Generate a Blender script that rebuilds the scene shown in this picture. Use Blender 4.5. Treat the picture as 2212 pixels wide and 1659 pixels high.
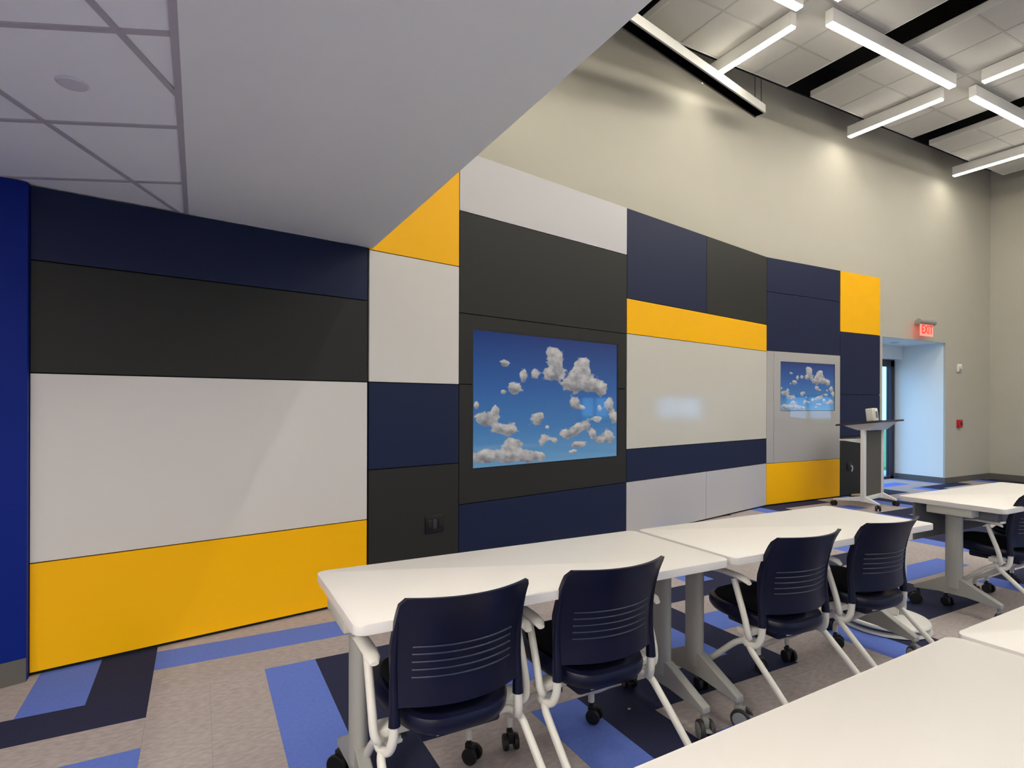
import bpy, bmesh, math, random
from mathutils import Vector, Matrix
random.seed(7)
sc = bpy.context.scene
for o in list(bpy.data.objects): bpy.data.objects.remove(o)
COL = sc.collection
R = math.radians

# ------------------------------------------------------------------ camera
F_PX, W_PX = 1245.0, 2212.0
CAM_H, YAW, ROLL = 1.37, R(28.5), 0.003
cam = bpy.data.cameras.new('camera'); cam_o = bpy.data.objects.new('camera', cam); COL.objects.link(cam_o)
cam.sensor_fit = 'HORIZONTAL'; cam.sensor_width = 36.0; cam.lens = 36.0 * F_PX / W_PX
cam.shift_y = (872.0 - 829.5) / W_PX
cam.clip_start = 0.02; cam.clip_end = 300
fw = Vector((math.sin(YAW), math.cos(YAW), 0)); rt = Vector((math.cos(YAW), -math.sin(YAW), 0)); up = Vector((0, 0, 1))
cr, sr = math.cos(ROLL), math.sin(ROLL)
cx = rt * cr + up * sr; cy = up * cr - rt * sr
m = Matrix((cx, cy, -fw)).transposed().to_4x4(); m.translation = Vector((0, 0, CAM_H))
cam_o.matrix_world = m
sc.camera = cam_o

# ------------------------------------------------------------------ world, exposure
world = bpy.data.worlds.new('sky'); sc.world = world; world.use_nodes = True
bg = world.node_tree.nodes['Background']
bg.inputs[0].default_value = (0.23, 0.53, 1.0, 1); bg.inputs[1].default_value = 2.1
sc.view_settings.view_transform = 'Standard'; sc.view_settings.look = 'None'
sc.view_settings.gamma = 1.0; sc.view_settings.use_curve_mapping = False
sc.view_settings.exposure = 1.0
LAMP = 21.5            # radiance of the linear lamps' diffusers
FILL_TROFFER = 20.0          # radiance of the troffers added to brighten the low zone

def portal(name, loc, rot, sx, sy):
    l = bpy.data.lights.new(name, 'AREA'); l.shape = 'RECTANGLE'; l.size = sx; l.size_y = sy
    l.cycles.is_portal = True
    o = bpy.data.objects.new(name, l); COL.objects.link(o); o.location = loc; o.rotation_euler = rot
    return o
portal('portal_alcove', (10.46, 6.12, 1.1), (R(-90), 0, 0), 1.9, 2.15)
portal('portal_back_hall', (6.95, -6.46, 1.5), (R(90), 0, 0), 7.9, 1.4)
portal('portal_right', (13.0, .25, 1.22), (0, R(90), 0), .9, 3.8)
portal('portal_left', (-4.95, -3.4, 1.55), (0, R(-90), 0), 1.3, 1.6)

# ------------------------------------------------------------------ materials
def lin(c):
    return tuple(((v / 255) / 12.92 if v / 255 <= 0.04045 else ((v / 255 + 0.055) / 1.055) ** 2.4) for v in c) + (1,)
MATS = {}
def mat(name, rgb, rough=0.5, metal=0.0, var=0.0, vscale=40, bump=0.0, bscale=300, spec=0.5, coat=0.0, objvar=0.0, stretch=None):
    if name in MATS: return MATS[name]
    m = bpy.data.materials.new(name); m.use_nodes = True; MATS[name] = m
    nt = m.node_tree; b = nt.nodes['Principled BSDF']
    b.inputs['Base Color'].default_value = lin(rgb); b.inputs['Roughness'].default_value = rough
    b.inputs['Metallic'].default_value = metal; b.inputs['Specular IOR Level'].default_value = spec
    b.inputs['Coat Weight'].default_value = coat
    tc = nt.nodes.new('ShaderNodeTexCoord'); src = tc.outputs['Object']
    if stretch:
        mp = nt.nodes.new('ShaderNodeMapping'); mp.inputs['Scale'].default_value = stretch
        nt.links.new(src, mp.inputs['Vector']); src = mp.outputs['Vector']
    if var or objvar:
        n = nt.nodes.new('ShaderNodeTexNoise'); n.inputs['Scale'].default_value = vscale; n.inputs['Detail'].default_value = 5
        nt.links.new(src, n.inputs['Vector'])
        mr = nt.nodes.new('ShaderNodeMapRange'); mr.inputs['From Min'].default_value = 0.3; mr.inputs['From Max'].default_value = 0.7
        mr.inputs['To Min'].default_value = 1 - var; mr.inputs['To Max'].default_value = 1 + var
        nt.links.new(n.outputs['Fac'], mr.inputs['Value'])
        val = mr.outputs['Result']
        if objvar:
            oi = nt.nodes.new('ShaderNodeObjectInfo')
            m2 = nt.nodes.new('ShaderNodeMapRange'); m2.inputs['To Min'].default_value = 1 - objvar; m2.inputs['To Max'].default_value = 1 + objvar
            nt.links.new(oi.outputs['Random'], m2.inputs['Value'])
            mu = nt.nodes.new('ShaderNodeMath'); mu.operation = 'MULTIPLY'
            nt.links.new(val, mu.inputs[0]); nt.links.new(m2.outputs['Result'], mu.inputs[1]); val = mu.outputs[0]
        mx = nt.nodes.new('ShaderNodeVectorMath'); mx.operation = 'SCALE'
        mx.inputs[0].default_value = lin(rgb)[:3]
        nt.links.new(val, mx.inputs['Scale']); nt.links.new(mx.outputs['Vector'], b.inputs['Base Color'])
    if bump:
        n2 = nt.nodes.new('ShaderNodeTexNoise'); n2.inputs['Scale'].default_value = bscale; n2.inputs['Detail'].default_value = 3
        nt.links.new(src, n2.inputs['Vector'])
        bp = nt.nodes.new('ShaderNodeBump'); bp.inputs['Strength'].default_value = bump; bp.inputs['Distance'].default_value = 0.002
        nt.links.new(n2.outputs['Fac'], bp.inputs['Height']); nt.links.new(bp.outputs['Normal'], b.inputs['Normal'])
    return m
def emit(name, rgb, strength):
    if name in MATS: return MATS[name]
    m = bpy.data.materials.new(name); m.use_nodes = True; MATS[name] = m
    nt = m.node_tree; nt.nodes.clear()
    e = nt.nodes.new('ShaderNodeEmission'); e.inputs[0].default_value = tuple(rgb) + (1,); e.inputs[1].default_value = strength
    o = nt.nodes.new('ShaderNodeOutputMaterial'); nt.links.new(e.outputs[0], o.inputs[0]); return m
def glass(name):
    if name in MATS: return MATS[name]
    m = bpy.data.materials.new(name); m.use_nodes = True; MATS[name] = m
    nt = m.node_tree; nt.nodes.clear()
    t = nt.nodes.new('ShaderNodeBsdfTransparent'); t.inputs[0].default_value = (0.93, 0.97, 0.97, 1)
    g = nt.nodes.new('ShaderNodeBsdfGlossy'); g.inputs['Roughness'].default_value = 0.02
    lw = nt.nodes.new('ShaderNodeLayerWeight'); pw = nt.nodes.new('ShaderNodeMath'); pw.operation = 'POWER'; pw.inputs[1].default_value = 5.0
    f = nt.nodes.new('ShaderNodeMath'); f.operation = 'MULTIPLY_ADD'; f.inputs[1].default_value = .96; f.inputs[2].default_value = .04
    nt.links.new(lw.outputs['Facing'], pw.inputs[0]); nt.links.new(pw.outputs[0], f.inputs[0])
    x = nt.nodes.new('ShaderNodeMixShader'); o = nt.nodes.new('ShaderNodeOutputMaterial')
    nt.links.new(f.outputs[0], x.inputs[0]); nt.links.new(t.outputs[0], x.inputs[1]); nt.links.new(g.outputs[0], x.inputs[2])
    nt.links.new(x.outputs[0], o.inputs[0]); return m

M_WALL = mat('wall_paint', (181, 177, 163), 0.75, var=0.012, vscale=3, bump=0.08, bscale=220)
M_SOFFIT = mat('ceiling_paint', (230, 235, 232), 0.8, bump=0.05, bscale=200)
M_ROYAL = mat('royal_blue_paint', (2, 32, 122), 0.55, bump=0.08, bscale=220, spec=0.2)
M_NAVY = mat('navy_panel', (29, 37, 66), 0.5, var=0.02, vscale=60, bump=0.03, bscale=500, spec=0.18)
M_CHAR = mat('charcoal_panel', (45, 45, 43), 0.5, var=0.02, vscale=60, bump=0.03, bscale=500, spec=0.18)
M_WHITE = mat('white_panel', (211, 207, 201), 0.35, bump=0.02, bscale=500, spec=0.4)
M_GREY = mat('pale_grey_panel', (190, 188, 190), 0.4, bump=0.02, bscale=500, spec=0.4)
M_YEL = mat('yellow_panel', (250, 186, 10), 0.42, bump=0.02, bscale=500, spec=0.18)
M_BOARD = mat('marker_board', (201, 198, 188), 0.09, spec=0.5)
M_GLASSBOARD = mat('grey_glass_board', (172, 170, 168), 0.04, spec=0.5)
M_BACK = mat('dark_backing', (14, 14, 15), 0.8)
M_BASEB = mat('rubber_baseboard', (92, 90, 86), 0.6)
M_BLACK = mat('black_plenum', (9, 9, 10), 0.9)
M_TILE = mat('ceiling_tile', (192, 190, 182), 0.9, var=0.01, vscale=8, bump=0.12, bscale=260)
M_TILELOW = mat('low_ceiling_tile', (236, 240, 240), 0.9, bump=0.12, bscale=260)
M_TBAR = mat('grid_bar', (176, 174, 180), 0.5)
M_TBARW = mat('white_grid_bar', (168, 166, 158), 0.5)
M_TRIM = mat('cloud_trim', (200, 199, 194), 0.5)
M_LIGHTBODY = mat('lamp_housing', (225, 224, 220), 0.5)
M_DIFF = emit('lamp_diffuser', (1.0, 0.94, 0.83), LAMP)
M_TOP = mat('white_laminate', (223, 220, 216), 0.4, var=0.012, vscale=900, bump=0.06, bscale=900)
M_EDGE = mat('table_edge', (205,202,199), 0.45)
M_GREYMETAL = mat('grey_powder_coat', (156, 156, 150), 0.45, bump=0.08, bscale=700)
M_MODESTY = mat('modesty_panel', (104, 105, 106), 0.6, bump=0.1, bscale=500)
M_CREAM = mat('cream_powder_coat', (216, 214, 206), 0.4, bump=0.05, bscale=700)
M_POLY = mat('navy_polypropylene', (8, 12, 39), 0.36, bump=0.05, bscale=900, spec=0.35)
M_FABRIC = mat('black_upholstery', (10, 10, 14), 0.9, bump=0.4, bscale=1200, spec=0.2)
M_RIB = mat('rib_sheen', (26, 36, 60), 0.35)
M_TYRE = mat('black_rubber', (13, 13, 14), 0.5)
M_HUB = mat('grey_hub', (136, 138, 136), 0.4)
M_BLK = mat('black_plastic', (14, 14, 15), 0.4)
M_WPL = mat('white_plastic', (226, 224, 216), 0.35)
M_LECT = mat('white_steel', (222, 221, 216), 0.35)
M_WALNUT = mat('dark_laminate', (48, 38, 36), 0.4, var=0.15, vscale=6, stretch=(1, 12, 12))
M_LPANEL = mat('lectern_panel', (84, 80, 73), 0.7, bump=0.15, bscale=600)
M_RED = mat('alarm_red', (190, 30, 36), 0.4)
M_FRAME = mat('bronze_frame', (52, 42, 50), 0.4, metal=0.3)
M_ALU = mat('aluminium', (150, 160, 170), 0.35, metal=0.8)
M_SIGNH = mat('sign_housing', (150, 149, 142), 0.5)
M_SIGN = emit('sign_glow', (1.0, 0.22, 0.16), 0.95)
M_SIGNT = emit('sign_letters', (0.85, 0.05, 0.04), 0.8)
M_GLASS = glass('clear_glass')
M_DUST = mat('pale_grit', (190, 186, 170), 0.9)
M_GRASS = mat('paving', (178, 180, 170), 0.95, var=0.1, vscale=1.2)
M_CG = mat('carpet_grey', (168, 159, 157), 0.95, var=0.13, vscale=26, bump=0.6, bscale=420, spec=0.1, objvar=0.05, stretch=(1, 2.2, 1))
M_CB = mat('carpet_blue', (98, 121, 200), 0.95, var=0.06, vscale=60, bump=0.6, bscale=420, spec=0.1, objvar=0.03)
M_CN = mat('carpet_navy', (47, 50, 74), 0.95, var=0.06, vscale=60, bump=0.6, bscale=420, spec=0.1, objvar=0.05)

# ------------------------------------------------------------------ mesh helpers
def link(name, bm, m, parent=None, smooth=False, loc=None):
    me = bpy.data.meshes.new(name)
    bmesh.ops.recalc_face_normals(bm, faces=bm.faces)
    bm.to_mesh(me); bm.free()
    if smooth:
        for p in me.polygons: p.use_smooth = True
        try: me.set_sharp_from_angle(angle=R(38))
        except Exception: pass
    for k in (m if isinstance(m, (list, tuple)) else [m]): me.materials.append(k)
    o = bpy.data.objects.new(name, me); COL.objects.link(o)
    if parent: o.parent = parent
    if loc: o.location = loc
    return o
def empty(name, loc=(0, 0, 0), rz=0.0, parent=None):
    o = bpy.data.objects.new(name, None); COL.objects.link(o); o.location = loc; o.rotation_euler = (0, 0, rz)
    o.empty_display_size = 0.05
    if parent: o.parent = parent
    return o
def tag(o, label=None, cat=None, group=None, kind=None):
    if label: o['label'] = label
    if cat: o['category'] = cat
    if group: o['group'] = group
    if kind: o['kind'] = kind
    return o
def copy_tree(o, parent=None):
    c = o.copy(); COL.objects.link(c)
    c.parent = parent
    for ch in list(o.children): copy_tree(ch, c)
    return c
def box(bm, x0, x1, y0, y1, z0, z1, bev=0.0, seg=2, M=None):
    r = bmesh.ops.create_cube(bm, size=1.0)
    vs = r['verts']
    for v in vs:
        v.co = Vector((x0 + (v.co.x + .5) * (x1 - x0), y0 + (v.co.y + .5) * (y1 - y0), z0 + (v.co.z + .5) * (z1 - z0)))
    if bev:
        es = list({e for v in vs for e in v.link_edges})
        rr = bmesh.ops.bevel(bm, geom=es, offset=bev, segments=seg, affect='EDGES', profile=0.5)
        vs = list({v for f in rr['faces'] for v in f.verts} | {v for v in vs if v.is_valid})
    if M is not None:
        for v in vs: v.co = M @ v.co
    return vs
def prism(bm, pts, z0, z1):
    """extrude a plan polygon (x, y) between two heights"""
    a = [bm.verts.new((p[0], p[1], z0)) for p in pts]; b = [bm.verts.new((p[0], p[1], z1)) for p in pts]
    n = len(pts)
    bm.faces.new(a[::-1]); bm.faces.new(b)
    for i in range(n): bm.faces.new((a[i], a[(i + 1) % n], b[(i + 1) % n], b[i]))
    return a + b
def extrude_poly(bm, pts3, vec):
    a = [bm.verts.new(p) for p in pts3]; b = [bm.verts.new(Vector(p) + Vector(vec)) for p in pts3]
    n = len(a)
    bm.faces.new(a[::-1]); bm.faces.new(b)
    for i in range(n): bm.faces.new((a[i], a[(i + 1) % n], b[(i + 1) % n], b[i]))
    return a + b
def spline(pts, sub=6):
    P = [Vector(p) for p in pts]
    if len(P) < 3 or sub <= 1: return P
    out = []
    for i in range(len(P) - 1):
        p0 = P[i - 1] if i else P[0] * 2 - P[1]
        p1, p2 = P[i], P[i + 1]
        p3 = P[i + 2] if i + 2 < len(P) else P[-1] * 2 - P[-2]
        for k in range(sub):
            t = k / sub
            out.append(0.5 * ((2 * p1) + (p2 - p0) * t + (2 * p0 - 5 * p1 + 4 * p2 - p3) * t * t + (3 * p1 - p0 - 3 * p2 + p3) * t ** 3))
    out.append(P[-1]); return out
def tube(bm, pts, r, n=10, sub=6, sy=1.0):
    P = spline(pts, sub)
    rs = r if isinstance(r, (list, tuple)) else None
    prev = None; rings = []
    for i, p in enumerate(P):
        t = (P[min(i + 1, len(P) - 1)] - P[max(i - 1, 0)]).normalized()
        if prev is None:
            a = Vector((1, 0, 0)) if abs(t.x) < 0.8 else Vector((0, 1, 0))
            u = (a - t * a.dot(t)).normalized()
        else:
            u = (prev - t * prev.dot(t)).normalized()
        prev = u; w = t.cross(u)
        rad = r if rs is None else rs[0] + (rs[1] - rs[0]) * i / (len(P) - 1)
        rings.append([bm.verts.new(p + u * math.cos(2 * math.pi * k / n) * rad + w * math.sin(2 * math.pi * k / n) * rad * sy) for k in range(n)])
    for a, b in zip(rings, rings[1:]):
        for k in range(n): bm.faces.new((a[k], a[(k + 1) % n], b[(k + 1) % n], b[k]))
    bm.faces.new(rings[0][::-1]); bm.faces.new(rings[-1])
def lathe(bm, prof, n=20, axis='z', c=(0, 0, 0)):
    """prof: (radius, height) pairs revolved about an axis through c"""
    rings = []
    for r, h in prof:
        ring = []
        for k in range(n):
            a = 2 * math.pi * k / n
            x, y = math.cos(a) * r, math.sin(a) * r
            p = {'z': (x, y, h), 'x': (h, x, y), 'y': (x, h, y)}[axis]
            ring.append(bm.verts.new(Vector(p) + Vector(c)))
        rings.append(ring)
    for a, b in zip(rings, rings[1:]):
        for k in range(n): bm.faces.new((a[k], a[(k + 1) % n], b[(k + 1) % n], b[k]))
    bm.faces.new(rings[0][::-1]); bm.faces.new(rings[-1])
def nb(): return bmesh.new()
def box_obj(name, dims, m, parent=None, bev=0.0, seg=2):
    bm = nb(); box(bm, *dims, bev=bev, seg=seg); return link(name, bm, m, parent, smooth=bev > 0)

# ------------------------------------------------------------------ floor and carpet planks
floor = box_obj('floor', (-6, 13.2, -6.6, 6.2, -0.06, -0.008), M_BACK); tag(floor, 'patterned carpet tile floor', kind='structure')
def project(p):
    q = Vector(p) - Vector((0, 0, CAM_H)); d = q.dot(fw)
    if d < 0.15: return None
    return (1106 + F_PX * q.dot(rt) / d, 872 - F_PX * q.dot(up) / d)
def plank_mesh(dx, dy, m):
    bm = nb(); g = 0.0003
    box(bm, -dx / 2 + g, dx / 2 - g, -dy / 2 + g, dy / 2 - g, -0.008, 0.0)
    bmesh.ops.recalc_face_normals(bm, faces=bm.faces)
    me = bpy.data.meshes.new('carpet_plank'); bm.to_mesh(me); bm.free(); me.materials.append(m); return me
PL = {}
for m_ in (M_CG, M_CB, M_CN):
    PL[('x', m_.name)] = plank_mesh(1.0, 0.25, m_); PL[('y', m_.name)] = plank_mesh(0.25, 1.0, m_)
XSEQ = [M_CG, M_CB, M_CG, M_CN]      # lower to upper, planks running along x
YSEQ = [M_CG, M_CG, M_CB, M_CN]      # left to right, planks running along y
def behind_wall(x, y):               # nothing of the floor shows behind the panel wall
    if x < -0.75: return y > 3.3 + 0.34 * (x + 0.75) + 0.5
    if x < 6.7: return y > 3.665 + (x + 0.75) * 0.203 + 0.14
    if x < 9.5 or x > 11.42: return y > 5.3
    return y > 6.3
rest = {m_.name: nb() for m_ in (M_CG, M_CB, M_CN)}
nplank = 0
for i in range(-6, 14):
    for j in range(-9, 5):
        bx, by = -0.2 + i, 2.212 + j
        for k in range(4):
            if (i + j) % 2 == 0:
                ax, m_, cxp, cyp = 'y', YSEQ[k], bx + 0.125 + 0.25 * k, by + 0.5
                ends = ((cxp, by), (cxp, by + 0.5), (cxp, by + 1)); lowy = by
            else:
                ax, m_, cxp, cyp = 'x', XSEQ[k], bx + 0.5, by + 0.125 + 0.25 * k
                ends = ((bx, cyp), (bx + 0.5, cyp), (bx + 1, cyp)); lowy = cyp - 0.125
            if cxp < -6 or cxp > 13.1 or cyp < -6.6: continue
            if all(behind_wall(ex, (lowy if ax == 'x' else ey)) for ex, ey in ends): continue
            vis = False
            for ex, ey in ends:
                q = project((ex, ey, 0))
                if q and -120 < q[0] < 2330 and 850 < q[1] < 1760: vis = True
            if vis and nplank < 300:
                o = bpy.data.objects.new('carpet_plank', PL[(ax, m_.name)]); COL.objects.link(o)
                o.parent = floor; o.location = (cxp, cyp, 0); nplank += 1
            else:
                dx, dy = (1.0, .25) if ax == 'x' else (.25, 1.0)
                box(rest[m_.name], cxp - dx / 2 + .001, cxp + dx / 2 - .001, cyp - dy / 2 + .001, cyp + dy / 2 - .001, -.008, 0)
for m_ in (M_CG, M_CB, M_CN):
    o = link('carpet_field', rest[m_.name], m_, floor); o['kind'] = 'stuff'
ground = box_obj('ground', (-40, 14.5, -60, 60, -0.3, -0.2), M_GRASS); tag(ground, 'pale paving outside the building', kind='structure')

lawn = box_obj('lawn', (14.5, 60, -30, 30, -0.2, -0.12), mat('lawn_green', (96, 140, 70), 0.95, var=.2, vscale=2)); tag(lawn, 'green lawn outside the end wall', kind='structure')

# ------------------------------------------------------------------ room shell
WY = 5.22                                   # face of the tall front wall
def wall_cells(bm, u0, u1, z0, z1, holes, face):
    us = sorted({u0, u1} | {h[0] for h in holes} | {h[1] for h in holes}); zs = sorted({z0, z1} | {h[2] for h in holes} | {h[3] for h in holes})
    for a, b in zip(us, us[1:]):
        for c, d in zip(zs, zs[1:]):
            um, zm = (a + b) / 2, (c + d) / 2
            if any(h[0] < um < h[1] and h[2] < zm < h[3] for h in holes): continue
            face(bm, a, b, c, d)
bm = nb()
wall_cells(bm, 0.9, 13.2, -0.008, 6.3, [(9.50, 11.42, -0.1, 2.45)], lambda b, a, c, d, e: box(b, a, c, WY, WY + 0.03, d, e))
wall_front = tag(link('wall_front', bm, M_WALL), 'tall off-white front wall above the coloured panels', kind='structure')
HR = [(.75, 2.05, .85, 1.6), (-1.6, -.6, .85, 1.6)]
bm = nb(); wall_cells(bm, -6.6, WY + .2, -0.008, 6.3, HR, lambda b, a, c, d, e: box(b, 13.02, 13.2, a, c, d, e))
tag(link('wall_right', bm, M_WALL), 'off-white end wall beyond the alcove', kind='structure')
HOLES = [(3.0 + 3.0 * k, 4.9 + 3.0 * k, 0.8, 2.2) for k in range(3)]
bm = nb()
wall_cells(bm, -6, 13.2, -0.008, 6.3, HOLES, lambda b, a, c, d, e: box(b, a, c, -6.6, -6.4, d, e))
wall_back = tag(link('wall_back', bm, M_WALL), 'rear wall with a row of windows behind the camera', kind='structure')
def window(n, loc, rz, hw, z0, z1):
    w = empty('window_%d' % n, loc, rz); tag(w, 'window in the wall behind the camera', kind='structure')
    bm = nb()
    for a in ((-hw, -hw + .05, z0, z1), (hw - .05, hw, z0, z1), (-hw, hw, z0, z0 + .05), (-hw, hw, z1 - .05, z1), (-.02, .02, z0, z1)):
        box(bm, a[0], a[1], -.04, .04, a[2], a[3])
    link('frame', bm, M_FRAME, w)
    for a, b in ((-hw + .05, -.02), (.02, hw - .05)): box_obj('pane', (a, b, -.004, .004, z0 + .05, z1 - .05), M_GLASS, w)
for n, h in enumerate(HOLES): window(n + 1, ((h[0] + h[1]) / 2, -6.5, 0), 0, (h[1] - h[0]) / 2, h[2], h[3])
for n, h in enumerate(HR): window(n + 20, (13.11, (h[0] + h[1]) / 2, 0), R(90), (h[1] - h[0]) / 2, h[2], h[3])
HL = [(-4.2, -2.6, 0.9, 2.2)]
bm = nb(); wall_cells(bm, -6.6, 3.0, -0.008, 2.6, HL, lambda b, a, c, d, e: box(b, -5.2, -5.0, a, c, d, e))
tag(link('wall_left', bm, M_WALL), 'glazed wall at the far left behind the camera', kind='structure')
for n, h in enumerate(HL): window(n + 1 + len(HOLES), (-5.1, (h[0] + h[1]) / 2, 0), R(90), (h[1] - h[0]) / 2, h[2], h[3])
# royal blue wall at the left edge
A0, A1 = Vector((-5.0, 2.269)), Vector((-0.742, 3.625))
bm = nb(); prism(bm, [A0, A1, A1 + Vector((0, .3)), A0 + Vector((0, .3))], -0.008, 2.449)
tag(link('wall_blue', bm, M_ROYAL), 'royal blue wall at the left edge', kind='structure')
d = (A1 - A0).normalized(); nrm = Vector((d.y, -d.x))
bm = nb(); prism(bm, [A0 + nrm * .008, A1 + nrm * .008 - d * .002, A1 - d * .002, A0], 0, 0.115)
tag(link('baseboard_blue', bm, M_BASEB), 'grey rubber base along the blue wall', kind='structure')

# soffit over the low zone: plasterboard border plus a grid of tiles
SE = 1.062; SZ = 2.45
bm = nb(); box(bm, -0.055, SE, -6.4, 5.2, SZ, SZ + .1); 
ceil_low = tag(link('ceiling', bm, M_SOFFIT), 'low plasterboard soffit', kind='structure')
bm = nb(); box(bm, SE - 0.08, SE, -6.4, WY, SZ + .1, 6.3)
tag(link('wall_soffit', bm, M_WALL), 'upright face above the soffit edge', kind='structure')
box_obj('edge_trim', (-0.078, -0.055, -6.4, 3.86, SZ - .001, SZ + .03), M_TBAR, ceil_low)
box_obj('tile_backing', (-6.1, -0.07, -6.4, 3.8, SZ + .05, SZ + .1), M_BACK, ceil_low)
TH = R(66.6); gd = Vector((math.cos(TH), math.sin(TH))); gn = Vector((math.sin(TH), -math.cos(TH)))
G = 0.606; N0, D0 = -0.998, 1.775
def clip_poly(poly, a, b, c):      # keep a*x + b*y <= c
    out = []
    for i in range(len(poly)):
        p, q = poly[i], poly[(i + 1) % len(poly)]
        fp, fq = a * p[0] + b * p[1] - c, a * q[0] + b * q[1] - c
        if fp <= 0: out.append(p)
        if fp * fq < 0:
            t = fp / (fp - fq); out.append((p[0] + (q[0] - p[0]) * t, p[1] + (q[1] - p[1]) * t))
    return out
def clip_low(poly):
    poly = clip_poly(poly, 1, 0, -0.078)
    if len(poly) > 2: poly = clip_poly(poly, -0.195, 1, 3.66 + 0.195 * 0.75 + .12)
    if len(poly) > 2: poly = clip_poly(poly, -1, 0, 6.0)
    if len(poly) > 2: poly = clip_poly(poly, 0, -1, 6.35)
    return poly
far_t = nb()
def tile_prism(bm, poly, z0, z1): prism(bm, poly, z0, z1)
for a in range(-12, 9):
    for b in range(-16, 10):
        n0, d0 = N0 + G * a, D0 + 0.602 * b; g = 0.009
        cs = [(n0 + g, d0 + g), (n0 + G - g, d0 + g), (n0 + G - g, d0 + .602 - g), (n0 + g, d0 + .602 - g)]
        poly = clip_low([tuple(gn * u + gd * v) for u, v in cs])
        if len(poly) < 3: continue
        seen = any((lambda q: q and -60 < q[0] < 460 and -80 < q[1] < 520)(project((p[0], p[1], SZ))) for p in poly)
        if seen:
            bm = nb(); tile_prism(bm, poly, SZ + .006, SZ + .03); link('ceiling_tile', bm, M_TILELOW, ceil_low)
        else: tile_prism(far_t, poly, SZ + .006, SZ + .03)
o = link('ceiling_tile_field', far_t, M_TILELOW, ceil_low); o['kind'] = 'stuff'
def bar_poly(n_or_d, val, hw):
    if n_or_d == 'n': cs = [(val - hw, -14), (val + hw, -14), (val + hw, 14), (val - hw, 14)]
    else: cs = [(-14, val - hw), (14, val - hw), (14, val + hw), (-14, val + hw)]
    return clip_low([tuple(gn * u + gd * v) for u, v in cs])
for a in range(-12, 9):
    p = bar_poly('n', N0 + G * a, .0105)
    if len(p) > 2: bm = nb(); prism(bm, p, SZ, SZ + .02); link('grid_bar', bm, M_TBAR, ceil_low)
for b in range(-16, 10):
    p = bar_poly('d', D0 + .602 * b, .0105)
    if len(p) > 2: bm = nb(); prism(bm, p, SZ + .0005, SZ + .02); link('grid_bar', bm, M_TBAR, ceil_low)
bm = nb(); lathe(bm, [(.047, SZ + .006), (.047, SZ + .001), (.043, SZ - .003), (.02, SZ - .004)], 28, c=(-.381, 2.434, 0))
tag(link('sprinkler_cover', bm, mat('cover_grey', (204, 204, 210), .5), smooth=True), 'round flat cover plate on the low ceiling tiles', 'cover plate')

# unseen troffers added behind the camera as warm fill for the low zone
for k, (x, y) in enumerate(((-3.0, -0.6), (-1.0, -2.4), (-1.2, 0.3), (-2.8, -3.6))):
    t = empty('fill_troffer', (x, y, SZ), TH); tag(t, 'flat fill-light troffer added to the low ceiling behind the camera, out of view', 'ceiling lamp', 'fill troffers added to the low ceiling')
    bm = nb()
    for q in ((-.6, .6, -.3, -.27), (-.6, .6, .27, .3), (-.6, -.57, -.27, .27), (.57, .6, -.27, .27)): box(bm, q[0], q[1], q[2], q[3], -.012, .03)
    link('frame', bm, M_TBARW, t); box_obj('lens', (-.57, .57, -.27, .27, -.006, .02), emit('fill_troffer_lens', (1.0, .91, .78), FILL_TROFFER), t)

# high ceiling
bm = nb(); box(bm, 0.9, 13.2, -6.6, WY + .25, 6.3, 6.4)
ceil_hi = tag(link('ceiling_high', bm, M_BLACK), 'black painted structure above the hung ceiling clouds', kind='structure')
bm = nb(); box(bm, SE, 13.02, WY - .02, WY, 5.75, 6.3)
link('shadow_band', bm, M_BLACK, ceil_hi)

# alcove with the glazed exit
bm = nb()
box(bm, 9.3, 9.50, WY + .03, 6.2, -0.008, 2.45); box(bm, 11.42, 11.62, WY + .03, 6.2, -0.008, 2.45)
box(bm, 9.3, 11.62, WY + .03, 6.2, 2.45, 2.6); box(bm, 9.5, 11.42, 5.92, 6.2, 2.21, 2.45)
tag(link('wall_alcove', bm, M_SOFFIT), 'white alcove around the glazed exit', kind='structure')
bm = nb(); lathe(bm, [(.07, 2.449), (.07, 2.444), (.05, 2.438)], 20, c=(10.6, 5.62, 0))
tag(link('recessed_downlight', bm, M_TRIM), 'small round recessed downlight in the alcove ceiling', 'downlight')
dr = empty('door_1', (10.46, 6.08, 0)); tag(dr, 'glazed exit door with dark bronze frame in the alcove', kind='structure')
bm = nb()
for a in ((.83, .955, 0, 2.19), (-.955, -.83, 0, 2.19), (-.955, .955, 2.08, 2.205), (-.955, .955, 0, .045)):
    box(bm, a[0], a[1], -.03, .05, a[2], a[3])
link('door_frame', bm, M_FRAME, dr)
box_obj('edge_post', (.93, .958, -.04, -.03, 0, 2.19), M_ALU, dr)
box_obj('pane', (-.83, .83, .01, .018, .045, 2.08), M_GLASS, dr)
bm = nb(); tube(bm, [(-.6, -.05, 1.02), (.6, -.05, 1.02)], .014, 8, 1); box(bm, -.6, -.57, -.05, .01, 1.0, 1.04); box(bm, .57, .6, -.05, .01, 1.0, 1.04)
link('push_bar', bm, M_ALU, dr)
for nm, dims in (('baseboard_front', (11.42, 13.02, WY - .008, WY, 0, .1)), ('baseboard_right', (13.012, 13.02, -6.4, WY - .008, 0, .1)),
                 ('baseboard_alcove', (11.412, 11.42, WY, 6.04, 0, .1))):
    tag(box_obj(nm, dims, M_BASEB), 'dark grey rubber base at the foot of the wall', kind='structure')

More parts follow.
